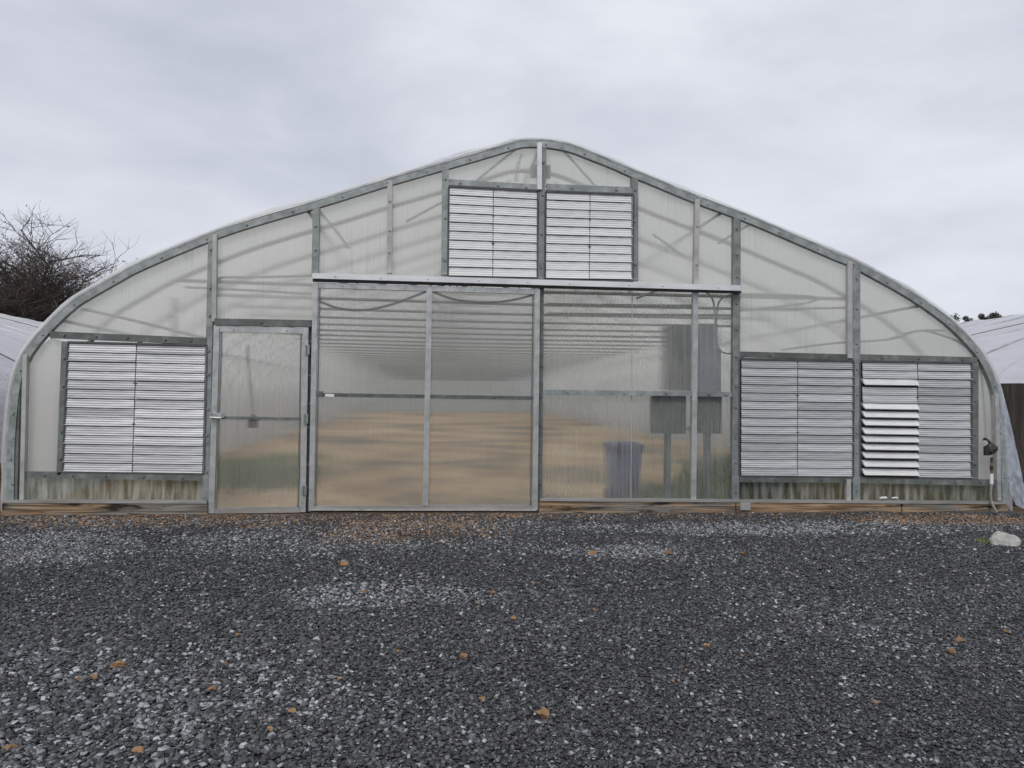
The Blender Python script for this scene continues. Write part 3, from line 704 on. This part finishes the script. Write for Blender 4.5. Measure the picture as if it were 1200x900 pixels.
# ------------------------------------------------------------------ ground
def ground_mat():
    m, nt, out = newmat('dark_slate_gravel'); L = nt.links.new
    geo = N(nt, 'ShaderNodeNewGeometry')
    v1 = N(nt, 'ShaderNodeTexVoronoi'); v1.inputs['Scale'].default_value = 75; L(geo.outputs['Position'], v1.inputs['Vector'])
    v2 = N(nt, 'ShaderNodeTexVoronoi'); v2.inputs['Scale'].default_value = 150; L(geo.outputs['Position'], v2.inputs['Vector'])
    n = N(nt, 'ShaderNodeTexNoise'); n.inputs['Scale'].default_value = .5; n.inputs['Detail'].default_value = 5; L(geo.outputs['Position'], n.inputs['Vector'])
    sepc = N(nt, 'ShaderNodeSeparateColor'); L(v1.outputs['Color'], sepc.inputs[0])
    c1 = ramp(nt, sepc.outputs[0], [(0, (.018,.018,.021)), (.55, (.042,.043,.047)), (.85, (.09,.092,.10)), (.97, (.22,.23,.25))])
    sep = N(nt, 'ShaderNodeSeparateXYZ'); L(geo.outputs['Position'], sep.inputs[0])
    ad = N(nt, 'ShaderNodeMath', operation='MULTIPLY_ADD'); L(n.outputs['Fac'], ad.inputs[0]); ad.inputs[1].default_value = 1.8; L(sep.outputs[1], ad.inputs[2])
    soil = ramp(nt, ad.outputs[0], [(.0,(0,0,0)),(1,(1,1,1))]); soil.color_ramp.elements[0].position = .25; soil.color_ramp.elements[1].position = 1.0
    nc = N(nt, 'ShaderNodeTexNoise'); nc.inputs['Scale'].default_value = 14; nc.inputs['Detail'].default_value = 8; L(geo.outputs['Position'], nc.inputs['Vector'])
    sc = ramp(nt, nc.outputs['Fac'], [(.3, (.06,.045,.033)), (.55, (.17,.10,.05)), (.75, (.28,.18,.10))])
    mx = N(nt, 'ShaderNodeMix', data_type='RGBA'); L(soil.outputs[0], mx.inputs['Factor']); L(c1.outputs[0], mx.inputs['A']); L(sc.outputs[0], mx.inputs['B'])
    b = N(nt, 'ShaderNodeBsdfPrincipled'); L(mx.outputs['Result'], b.inputs['Base Color']); b.inputs['Roughness'].default_value = .75
    bp = N(nt, 'ShaderNodeBump'); bp.inputs['Strength'].default_value = .9; bp.inputs['Distance'].default_value = .012; bp.invert = True
    hs = N(nt, 'ShaderNodeMath', operation='ADD'); L(v1.outputs['Distance'], hs.inputs[0]); L(v2.outputs['Distance'], hs.inputs[1]); L(hs.outputs[0], bp.inputs['Height'])
    L(bp.outputs[0], b.inputs['Normal']); L(b.outputs[0], out.inputs[0]); return m
gm = ground_mat()
mb = MB(); S = 600
mb.add([(-S,-S,0),(S,-S,0),(S,S,0),(-S,S,0)], [(0,1,2,3)]); kind(obj('ground', mb, gm, origin=(0,0,0)))
# bare soil floor inside, rising a little to the back
def soil_mat():
    m, nt, out = newmat('bare_clay_soil'); L = nt.links.new
    geo = N(nt, 'ShaderNodeNewGeometry')
    mp = N(nt, 'ShaderNodeMapping'); mp.inputs['Scale'].default_value = (.34, .26, 1); L(geo.outputs['Position'], mp.inputs[0])
    n = N(nt, 'ShaderNodeTexNoise'); n.inputs['Scale'].default_value = 1.5; n.inputs['Detail'].default_value = 8; n.inputs['Roughness'].default_value = .6; L(mp.outputs[0], n.inputs['Vector'])
    c = ramp(nt, n.outputs['Fac'], [(.3, (.12,.10,.07)), (.43, (.30,.21,.12)), (.55, (.55,.37,.20)), (.7, (.70,.54,.36))])
    b = N(nt, 'ShaderNodeBsdfPrincipled'); L(c.outputs[0], b.inputs['Base Color']); b.inputs['Roughness'].default_value = .95
    n2 = N(nt, 'ShaderNodeTexNoise'); n2.inputs['Scale'].default_value = 30; n2.inputs['Detail'].default_value = 6; L(geo.outputs['Position'], n2.inputs['Vector'])
    bp = N(nt, 'ShaderNodeBump'); bp.inputs['Distance'].default_value = .03; L(n2.outputs['Fac'], bp.inputs['Height']); L(bp.outputs[0], b.inputs['Normal'])
    L(b.outputs[0], out.inputs[0]); return m
mb = MB(); x0, x1 = arch[0][0]+.06, arch[-1][0]-.06; nx, ny = 30, 60
for j in range(ny+1):
    for i in range(nx+1):
        x = x0+(x1-x0)*i/nx; y = .05+(LEN-.1)*j/ny; u = abs(2*i/nx-1)
        z = .012 + .010*y + (.05*mnoise.noise(Vector((x*.6,y*.5,0)))+.05*u**4)*min(1, y*.7)
        mb.v.append((x, y, max(z, .008)))
for j in range(ny):
    for i in range(nx): a = j*(nx+1)+i; mb.f.append((a,a+1,a+nx+2,a+nx+1))
kind(obj('soil_floor', mb, soil_mat(), smooth=True, origin=(0,0,0)))

# ------------------------------------------------------------------ gravel chips (uncountable)
rng = np.random.default_rng(3)
def chips(n, x, y, size, flat, cols, zoff, name_cols):
    pass
def scatter():
    px, py, ps = [], [], []
    def region(y0, y1, dens, smin, smax):
        d = lambda yy: yy+7.9
        wmax = d(y1)*.85+1.5
        area = (2*wmax)*(y1-y0); n = int(area*dens)
        x = rng.uniform(-wmax, wmax, n) + d((y0+y1)/2)*.10; y = rng.uniform(y0, y1, n)
        keep = np.abs(x - (y+7.9)*.10) < (y+7.9)*.80+1.2
        x, y = x[keep], y[keep]
        s = smin+(smax-smin)*rng.random(len(x))**2.4
        px.append(x); py.append(y); ps.append(s)
    region(-6.2, -4.9, 10500, .007, .025)
    region(-4.9, -3.4, 7500, .008, .026)
    region(-3.4, -1.6, 3600, .011, .030)
    region(-1.6, -.15, 3000, .012, .032)
    return np.concatenate(px), np.concatenate(py), np.concatenate(ps)
x, y, s = scatter(); n = len(x); print('chips', n)
# smooth value noise for patches
def vnoise(x, y, sc, seed):
    r = np.random.default_rng(seed); gsz = 64; gr = r.random((gsz, gsz))
    u = (x*sc) % gsz; v = (y*sc) % gsz; i = u.astype(int); j = v.astype(int); fu = u-i; fv = v-j
    fu = fu*fu*(3-2*fu); fv = fv*fv*(3-2*fv); i1 = (i+1)%gsz; j1 = (j+1)%gsz
    return (gr[i,j]*(1-fu)*(1-fv)+gr[i1,j]*fu*(1-fv)+gr[i,j1]*(1-fu)*fv+gr[i1,j1]*fu*fv)
nz = .5*vnoise(x,y,.9,1)+.3*vnoise(x,y,2.3,2)+.2*vnoise(x,y,6,3)
s = s*(.52+.78*np.clip(vnoise(x,y,.55,9)*.6+vnoise(x,y,1.7,10)*.4,0,1))*np.where((x<-.4)&(y<-3.6),1.12,1.0)
nz2 = .5*vnoise(x,y,1.3,4)+.5*vnoise(x,y,4.1,5)
light = .09 + .15*np.clip((nz-.5)*3,0,1)
def patch(cx, cy, rx, ry, amt):
    c = G(cx, cy); e = G(cx+rx, cy); f = G(cx, cy+ry); ax = abs(e.x-c.x); ay = abs(f.y-c.y)
    d = ((x-c.x)/ax)**2 + ((y-c.y)/ay)**2 + (nz2-.5)*1.6
    return amt*np.clip(1.3-d, 0, 1)
for a in [(470,697,130,15,.5),(60,640,110,26,.55),(330,632,160,20,.35),(150,612,190,9,.3),(740,647,80,13,.55),(980,618,220,10,.4),(560,618,140,10,.3),(120,800,240,60,.13),(80,880,200,40,.2),(330,830,160,30,.10),(470,815,150,40,.10),(850,620,160,8,.3),(560,640,150,12,.2)]:
    light += patch(*a)
light = np.clip(light, 0, .8)
orange = .0012 + .5*np.exp(-((y+.15)/.33)**2)*np.clip((nz2-.28)*3,0.05,1) + .35*np.clip(1-np.abs(y+.35)/.8,0,1)*np.clip((nz-.45)*4,0,1)
orange *= np.where(x > P(640,600).x, .55, 1.0)
for a in [(480,622,110,16,.4),(200,612,220,10,.3),(1100,609,110,6,.5)]: orange += patch(*a)
r = rng.random(n); r2 = rng.random(n)
dark = (.030+.095*rng.random(n)**1.5)[:,None]*np.array([1,1.01,1.07])[None]
lt = (.14+.34*rng.random(n)**2.0)[:,None]*np.array([.98,1,1.04])[None]
org = np.stack([.17+.25*r2, .105+.155*r2, .055+.10*r2], 1)
col = np.where((r < light)[:,None], lt, dark); col = np.where((rng.random(n) < orange)[:,None], org*.9, col)
# chip mesh: sheared slab of eight corners
base = np.array([(-1,-1,-1),(1,-1,-1),(1,1,-1),(-1,1,-1),(-1,-1,1),(1,-1,1),(1,1,1),(-1,1,1)], float)*.5
faces = np.array([(0,3,2,1),(4,5,6,7),(0,1,5,4),(1,2,6,5),(2,3,7,6),(3,0,4,7)])
V = base[None]*np.ones((n,1,1)); V += rng.uniform(-.24,.24,(n,8,3))
V[:,4:,:2] *= rng.uniform(.5,.95,(n,1,1))
dims = np.stack([s, s*rng.uniform(.5,.9,n), s*rng.uniform(.14,.38,n)], 1)
V *= dims[:,None,:]
ax = rng.normal(0,.28,n); ay = rng.normal(0,.28,n); az = rng.uniform(0,2*np.pi,n)
def rot(V, a, i, j):
    c, s_ = np.cos(a)[:,None], np.sin(a)[:,None]; A = V[:,:,i].copy(); B = V[:,:,j].copy()
    V[:,:,i] = c*A - s_*B; V[:,:,j] = s_*A + c*B
rot(V, ax, 1, 2); rot(V, ay, 0, 2); rot(V, az, 0, 1)
V[:,:,0] += x[:,None]; V[:,:,1] += y[:,None]; V[:,:,2] += (rng.uniform(.0,.008,n)+dims[:,2]*.35)[:,None]
me = bpy.data.meshes.new('gravel'); me.vertices.add(n*8); me.vertices.foreach_set('co', V.astype(np.float32).ravel())
Fc = (faces[None]+8*np.arange(n)[:,None,None]).reshape(-1,4)
me.loops.add(len(Fc)*4); me.loops.foreach_set('vertex_index', Fc.ravel().astype(np.int32))
me.polygons.add(len(Fc)); me.polygons.foreach_set('loop_start', (np.arange(len(Fc))*4).astype(np.int32)); me.polygons.foreach_set('loop_total', np.full(len(Fc),4,np.int32))
me.update(calc_edges=True)
at = me.attributes.new('chip_colour', 'FLOAT_COLOR', 'POINT')
ca = np.ones((n,8,4), np.float32); ca[:,:,:3] = col[:,None,:]; at.data.foreach_set('color', ca.ravel())
m, nt, out = newmat('slate_chips'); L = nt.links.new
an = N(nt, 'ShaderNodeAttribute', attribute_name='chip_colour'); geo = N(nt, 'ShaderNodeNewGeometry')
nn = N(nt, 'ShaderNodeTexNoise'); nn.inputs['Scale'].default_value = 120; nn.inputs['Detail'].default_value = 4; L(geo.outputs['Position'], nn.inputs['Vector'])
mr = N(nt, 'ShaderNodeMapRange'); mr.inputs['To Min'].default_value = .6; mr.inputs['To Max'].default_value = 1.4; L(nn.outputs['Fac'], mr.inputs[0])
vm = N(nt, 'ShaderNodeVectorMath', operation='SCALE'); L(an.outputs['Color'], vm.inputs[0]); L(mr.outputs[0], vm.inputs['Scale'])
b = N(nt, 'ShaderNodeBsdfPrincipled'); L(vm.outputs[0], b.inputs['Base Color']); b.inputs['Roughness'].default_value = .6; b.inputs['Specular IOR Level'].default_value = .4
L(b.outputs[0], out.inputs[0]); me.materials.append(m)
go = bpy.data.objects.new('gravel', me); C.objects.link(go); kind(go, 'stuff'); go['label'] = 'dark slate gravel chips spread over the yard'; go['category'] = 'gravel'

# ------------------------------------------------------------------ single stones lying on the gravel
def rock(px, py, wpx, mat, label, seed, flat=.6, group=None, name='stone'):
    c = G(px, py); sc = (c-CAM).length/F*wpx/2*1.2
    mb = MB(); bm = bmesh.new(); bmesh.ops.create_icosphere(bm, subdivisions=3, radius=1)
    rs = random.Random(seed); dirs = [Vector((rs.gauss(0,1),rs.gauss(0,1),rs.gauss(0,1)*.8)).normalized() for _ in range(9)]; dd = [rs.uniform(.42,.8) for _ in dirs]
    vs = []
    for v in bm.verts:
        p = v.co.copy()
        for d_, h_ in zip(dirs, dd):                  # chipped planes
            k = p.dot(d_)-h_
            if k > 0: p -= d_*k
        if mat == 'rockp': p = Vector((p.x*(1-.42*max(p.z,0)), p.y*(1-.4*max(p.z,0)), p.z*1.15))
        p *= 1+.06*mnoise.noise(p*3+Vector((seed,0,0)))
        vs.append((c.x+p.x*sc, c.y+p.y*sc*.8, c.z+(p.z*flat+flat*.45)*sc+.004))
    mb.add(vs, [tuple(v.index for v in f.verts) for f in bm.faces]); bm.free()
    return tag(obj(name, mb, M[mat]), label, 'stone', group)
rock(1178,639,23,'rockp','pale grey stone lying on the gravel in front of the timber post',1,.75)
ors = [(636,841,19,'largest orange stone, near the bottom centre of the gravel'),(138,783,14,'orange stone on the gravel at the lower left, widest there'),(111,796,9,'pale tan chip just below and left of the lower left orange stone'),
 (543,772,11,'orange stone on the gravel below the sliding door, centre'),(564,821,9,'small orange stone up and left of the largest one'),(1115,766,9,'brown stone in the gravel far right, nearest the camera there'),
 (1123,752,8,'small orange stone just above the brown one at right'),(404,663,11,'flat orange stone on the gravel in front of the sliding door left half'),(828,758,8,'lone orange chip right of centre in the gravel'),
 (162,883,11,'orange stone at the bottom left corner, right of its neighbour'),(12,880,14,'flat tan stone in the bottom left corner'),(248,811,12,'tan chip on the gravel at left, second row'),(317,857,8,'small orange chip at the bottom, left of centre'),
 (578,696,8,'small tan stone beyond the centre of the gravel'),(602,727,9,'tan stone right of centre, halfway up the gravel'),(343,836,9,'orange chip low on the gravel left of centre'),(1180,743,9,'tan stone near the right edge of the gravel'),
 (694,650,9,'tan stone on the pale gravel patch right of the sliding door'),(784,650,9,'orange stone at the right end of the pale gravel patch'),(278,746,6,'tiny orange chip at mid left'),(868,651,9,'flat orange chip in front of the left louvre of the right pair'),
 (467,765,6,'tiny orange chip left of the centre stone'),(428,695,6,'tiny tan chip within the whitish gravel patch'),(1026,826,7,'small brown chip at the lower right')]
for i, (a_, b_, w_, lb) in enumerate(ors): rock(a_, b_, w_, 'rocko', lb, 10+i, .55, 'orange stones in the gravel')

# ------------------------------------------------------------------ grass and weeds
def grass(spots, count, h, label, seed, spread=.3, Yf=None):
    rs = random.Random(seed); mb = MB()
    for (cx, cy) in spots:
        for k in range(count):
            x = cx+rs.gauss(0,spread); y = max(cy+rs.gauss(0,spread), .1 if Yf is None else -9); hh = h*rs.uniform(.4,1.1); a = rs.uniform(0,6.28); w = .006*(1+h)
            lean = Vector((math.cos(a), math.sin(a), 0))*hh*rs.uniform(.1,.5); sx = Vector((-math.sin(a), math.cos(a), 0))*w
            p0 = Vector((x,y,0)); p1 = p0+lean*.35+Vector((0,0,hh*.6)); p2 = p0+lean+Vector((0,0,hh))
            mb.add([p0-sx, p0+sx, p1+sx*.8, p1-sx*.8, p2], [(0,1,2,3),(3,2,4)])
    o = obj('grass', mb, M['grass']); kind(o, 'stuff'); o['label'] = label; return o
gx = lambda px, Y: P(px, 590, Y).x
grass([(gx(825,.4),.4),(gx(845,.6),.6),(gx(838,.9),.9),(gx(855,.4),.4),(gx(850,1.6),1.6),(gx(870,1.2),1.2),(gx(900,2.2),2.2),(gx(930,3),3)], 380, .55, 'tall weeds growing inside behind the right end bay', 1, .16)
grass([(gx(800,.8),.8),(gx(775,.9),.9),(gx(760,.7),.7),(gx(815,1.2),1.2)], 200, .25, 'low grass round the electrical box posts', 2, .15)
grass([(gx(270,3.5),3.5),(gx(300,3.2),3.2),(gx(330,4.2),4.2),(gx(285,5),5),(gx(350,6),6),(gx(310,2.2),2.2),(gx(250,2.4),2.4)], 380, .28, 'dark low weeds inside behind the narrow door', 3, .4)
c = G(1158,636); grass([(c.x,c.y),(c.x+.06,c.y)], 120, .035, 'small tuft of green beside the pale stone', 4, .05, 1)

# ------------------------------------------------------------------ trees
def bare_tree(x, y, h, seed, label, dens=1.0):
    rs = random.Random(seed); trunk = MB(); crown = MB()
    segs = [0]; tips = []
    def limb(p, d, ln, r, lev):
        n = 4 if lev < 3 else 3; pts = [p]; dd = d.copy()
        for k in range(n):
            dd = (dd + Vector((rs.gauss(0,.16), rs.gauss(0,.16), rs.gauss(.03,.12)))).normalized(); pts.append(pts[-1]+dd*ln/n)
        tgt = trunk if lev < 3 else crown
        tgt.tube(pts, r, 6 if lev < 2 else (4 if lev < 4 else 3), cap=False, r2=r*.45); segs[0] += 1
        if lev >= 6:
            if rs.random() < .22: tips.append(pts[-1])
            return
        kids = (7, 4, 4, 4, 3, 3)[lev]
        for k in range(kids):
            t = rs.uniform(.35 if lev else .45, 1); i = min(int(t*n), n-1); q = pts[i].lerp(pts[i+1], t*n-i)
            a = rs.uniform(0, 6.28); e = rs.uniform(.45, .95)
            side = Vector((math.cos(a), math.sin(a), rs.uniform(-.15,.35)))
            nd = (dd*(1-e*.6) + side*e).normalized()
            limb(q, nd, ln*rs.uniform(.6,.88), max(r*.55, .010), lev+1)
    limb(Vector((x,y,-.2)), Vector((0,0,1)), h*.40, h*.03, 0)
    t = thing('bare_tree', (x,y,0), label, 'tree', 'bare trees behind the left greenhouse')
    obj('trunk', trunk, M['bark'], t); obj('crown', crown, M['twig'], t)
    lv = MB()
    for p in tips:
        a = Vector((rs.gauss(0,1),rs.gauss(0,1),rs.gauss(0,1))).normalized()*.06; b_ = a.orthogonal().normalized()*.035
        lv.add([p-a,p+b_,p+a,p-b_],[(0,1,2,3)])
    if tips: obj('dead_leaves', lv, M['deadleaf'], t)
    print('tree segs', segs[0])
def at(px, py, Y): return P(px, py, Y)
q = at(45, 275, 34); bare_tree(q.x, 34, q.z*1.2, 5, 'bare winter tree with the tallest full crown at the upper left')
q = at(-18, 262, 37); bare_tree(q.x, 37, q.z*.98, 9, 'bare winter tree cut off by the left edge')
q = at(85, 300, 40); bare_tree(q.x, 40, q.z*1.0, 12, 'bare tree right of the tallest one, nearest the greenhouse roof')
q = at(120, 330, 46); bare_tree(q.x, 46, q.z*.85, 15, 'low bare tree just showing over the roof edge')
def evergreen(x, y, h, w, seed, label):
    rs = random.Random(seed); t = thing('evergreen_tree', (x,y,0), label, 'tree', 'evergreens beyond the right greenhouse')
    mb = MB(); mb.tube([(x,y,0),(x+.1,y,h*.5),(x,y,h*.95)], .2, 6, r2=.04)
    for k in range(9): a = rs.uniform(0,6.28); z = h*rs.uniform(.45,.85); mb.tube([(x,y,z),(x+w*.7*math.cos(a),y+w*.7*math.sin(a),z+h*.08)], .06, 4, r2=.01)
    obj('trunk', mb, M['bark'], t)
    mb = MB(); cl = [(rs.gauss(0,w*.4), rs.gauss(0,w*.4), h*rs.uniform(.5,.93), rs.uniform(.35,.7)*w*.5) for _ in range(26)]
    for k in range(7000):
        c = rs.choice(cl); v = Vector((rs.gauss(0,1),rs.gauss(0,1),rs.gauss(0,.8))).normalized()*c[3]*rs.uniform(.5,1.1)
        p = Vector((x+c[0], y+c[1], c[2]))+v; a = Vector((rs.gauss(0,1),rs.gauss(0,1),rs.gauss(0,1))).normalized()*.09; b_ = a.orthogonal().normalized()*.05
        mb.add([p-a, p+b_, p+a, p-b_], [(0,1,2,3)])
    obj('crown', mb, M['leaf'], t)
q = at(1119, 368, 60); evergreen(q.x, 60, q.z*1.03, 1.5, 1, 'dark round evergreen top by the right roof edge')
q = at(1152, 367, 66); evergreen(q.x, 66, q.z*1.05, 1.5, 2, 'left evergreen of the pair peeking over the right greenhouse')
q = at(1167, 364, 66); evergreen(q.x, 66, q.z*1.05, 1.3, 3, 'right evergreen of the pair peeking over the right greenhouse')

# ------------------------------------------------------------------ sky and light
w = bpy.data.worlds.new('World'); scene.world = w; w.use_nodes = True; nt = w.node_tree; nt.nodes.clear(); L = nt.links.new
out = nt.nodes.new('ShaderNodeOutputWorld')
SE, SR = 44, 203
sky = N(nt, 'ShaderNodeTexSky', sky_type='NISHITA', sun_disc=False); sky.sun_elevation = R(SE); sky.sun_rotation = R(SR)
sv = N(nt, 'ShaderNodeVectorMath', operation='SCALE'); L(sky.outputs[0], sv.inputs[0]); sv.inputs['Scale'].default_value = 1.0
tc = N(nt, 'ShaderNodeTexCoord'); mp = N(nt, 'ShaderNodeMapping'); mp.inputs['Scale'].default_value = (1.0,1.0,2.6); mp.inputs['Location'].default_value = (.35,.2,.1); L(tc.outputs['Generated'], mp.inputs[0])
n1 = N(nt, 'ShaderNodeTexNoise'); n1.inputs['Scale'].default_value = 2.4; n1.inputs['Detail'].default_value = 8; n1.inputs['Roughness'].default_value = .52; n1.inputs['Distortion'].default_value = .2; L(mp.outputs[0], n1.inputs['Vector'])
cl = ramp(nt, n1.outputs['Fac'], [(.32, (5.2,5.45,6.25)), (.48, (6.2,6.45,7.2)), (.57, (6.8,7.05,7.75)), (.70, (7.7,7.9,8.5))])
mx = N(nt, 'ShaderNodeMix', data_type='RGBA'); mx.inputs['Factor'].default_value = .93; L(sv.outputs[0], mx.inputs['A']); L(cl.outputs[0], mx.inputs['B'])
bg = N(nt, 'ShaderNodeBackground'); bg.inputs['Strength'].default_value = .1; L(mx.outputs['Result'], bg.inputs[0]); L(bg.outputs[0], out.inputs[0])
ld = bpy.data.lights.new('sun', 'SUN'); ld.energy = 1.45; ld.angle = R(28); ld.color = (1,.97,.93); lo = bpy.data.objects.new('sun', ld); C.objects.link(lo)
az = R(SR); dirv = Vector((math.sin(az)*math.cos(R(SE)), math.cos(az)*math.cos(R(SE)), math.sin(R(SE))))   # towards the sun
lo.rotation_euler = dirv.to_track_quat('Z','Y').to_euler(); lo.location = (0,-5,12)
vs = scene.view_settings; vs.view_transform = 'Standard'; vs.look = 'None'; vs.exposure = .12; vs.gamma = 1; vs.use_curve_mapping = False
scene.render.engine = 'CYCLES'; scene.cycles.max_bounces = 10; scene.cycles.transmission_bounces = 6; scene.cycles.transparent_max_bounces = 8; scene.cycles.diffuse_bounces = 4
scene.cycles.use_denoising = True
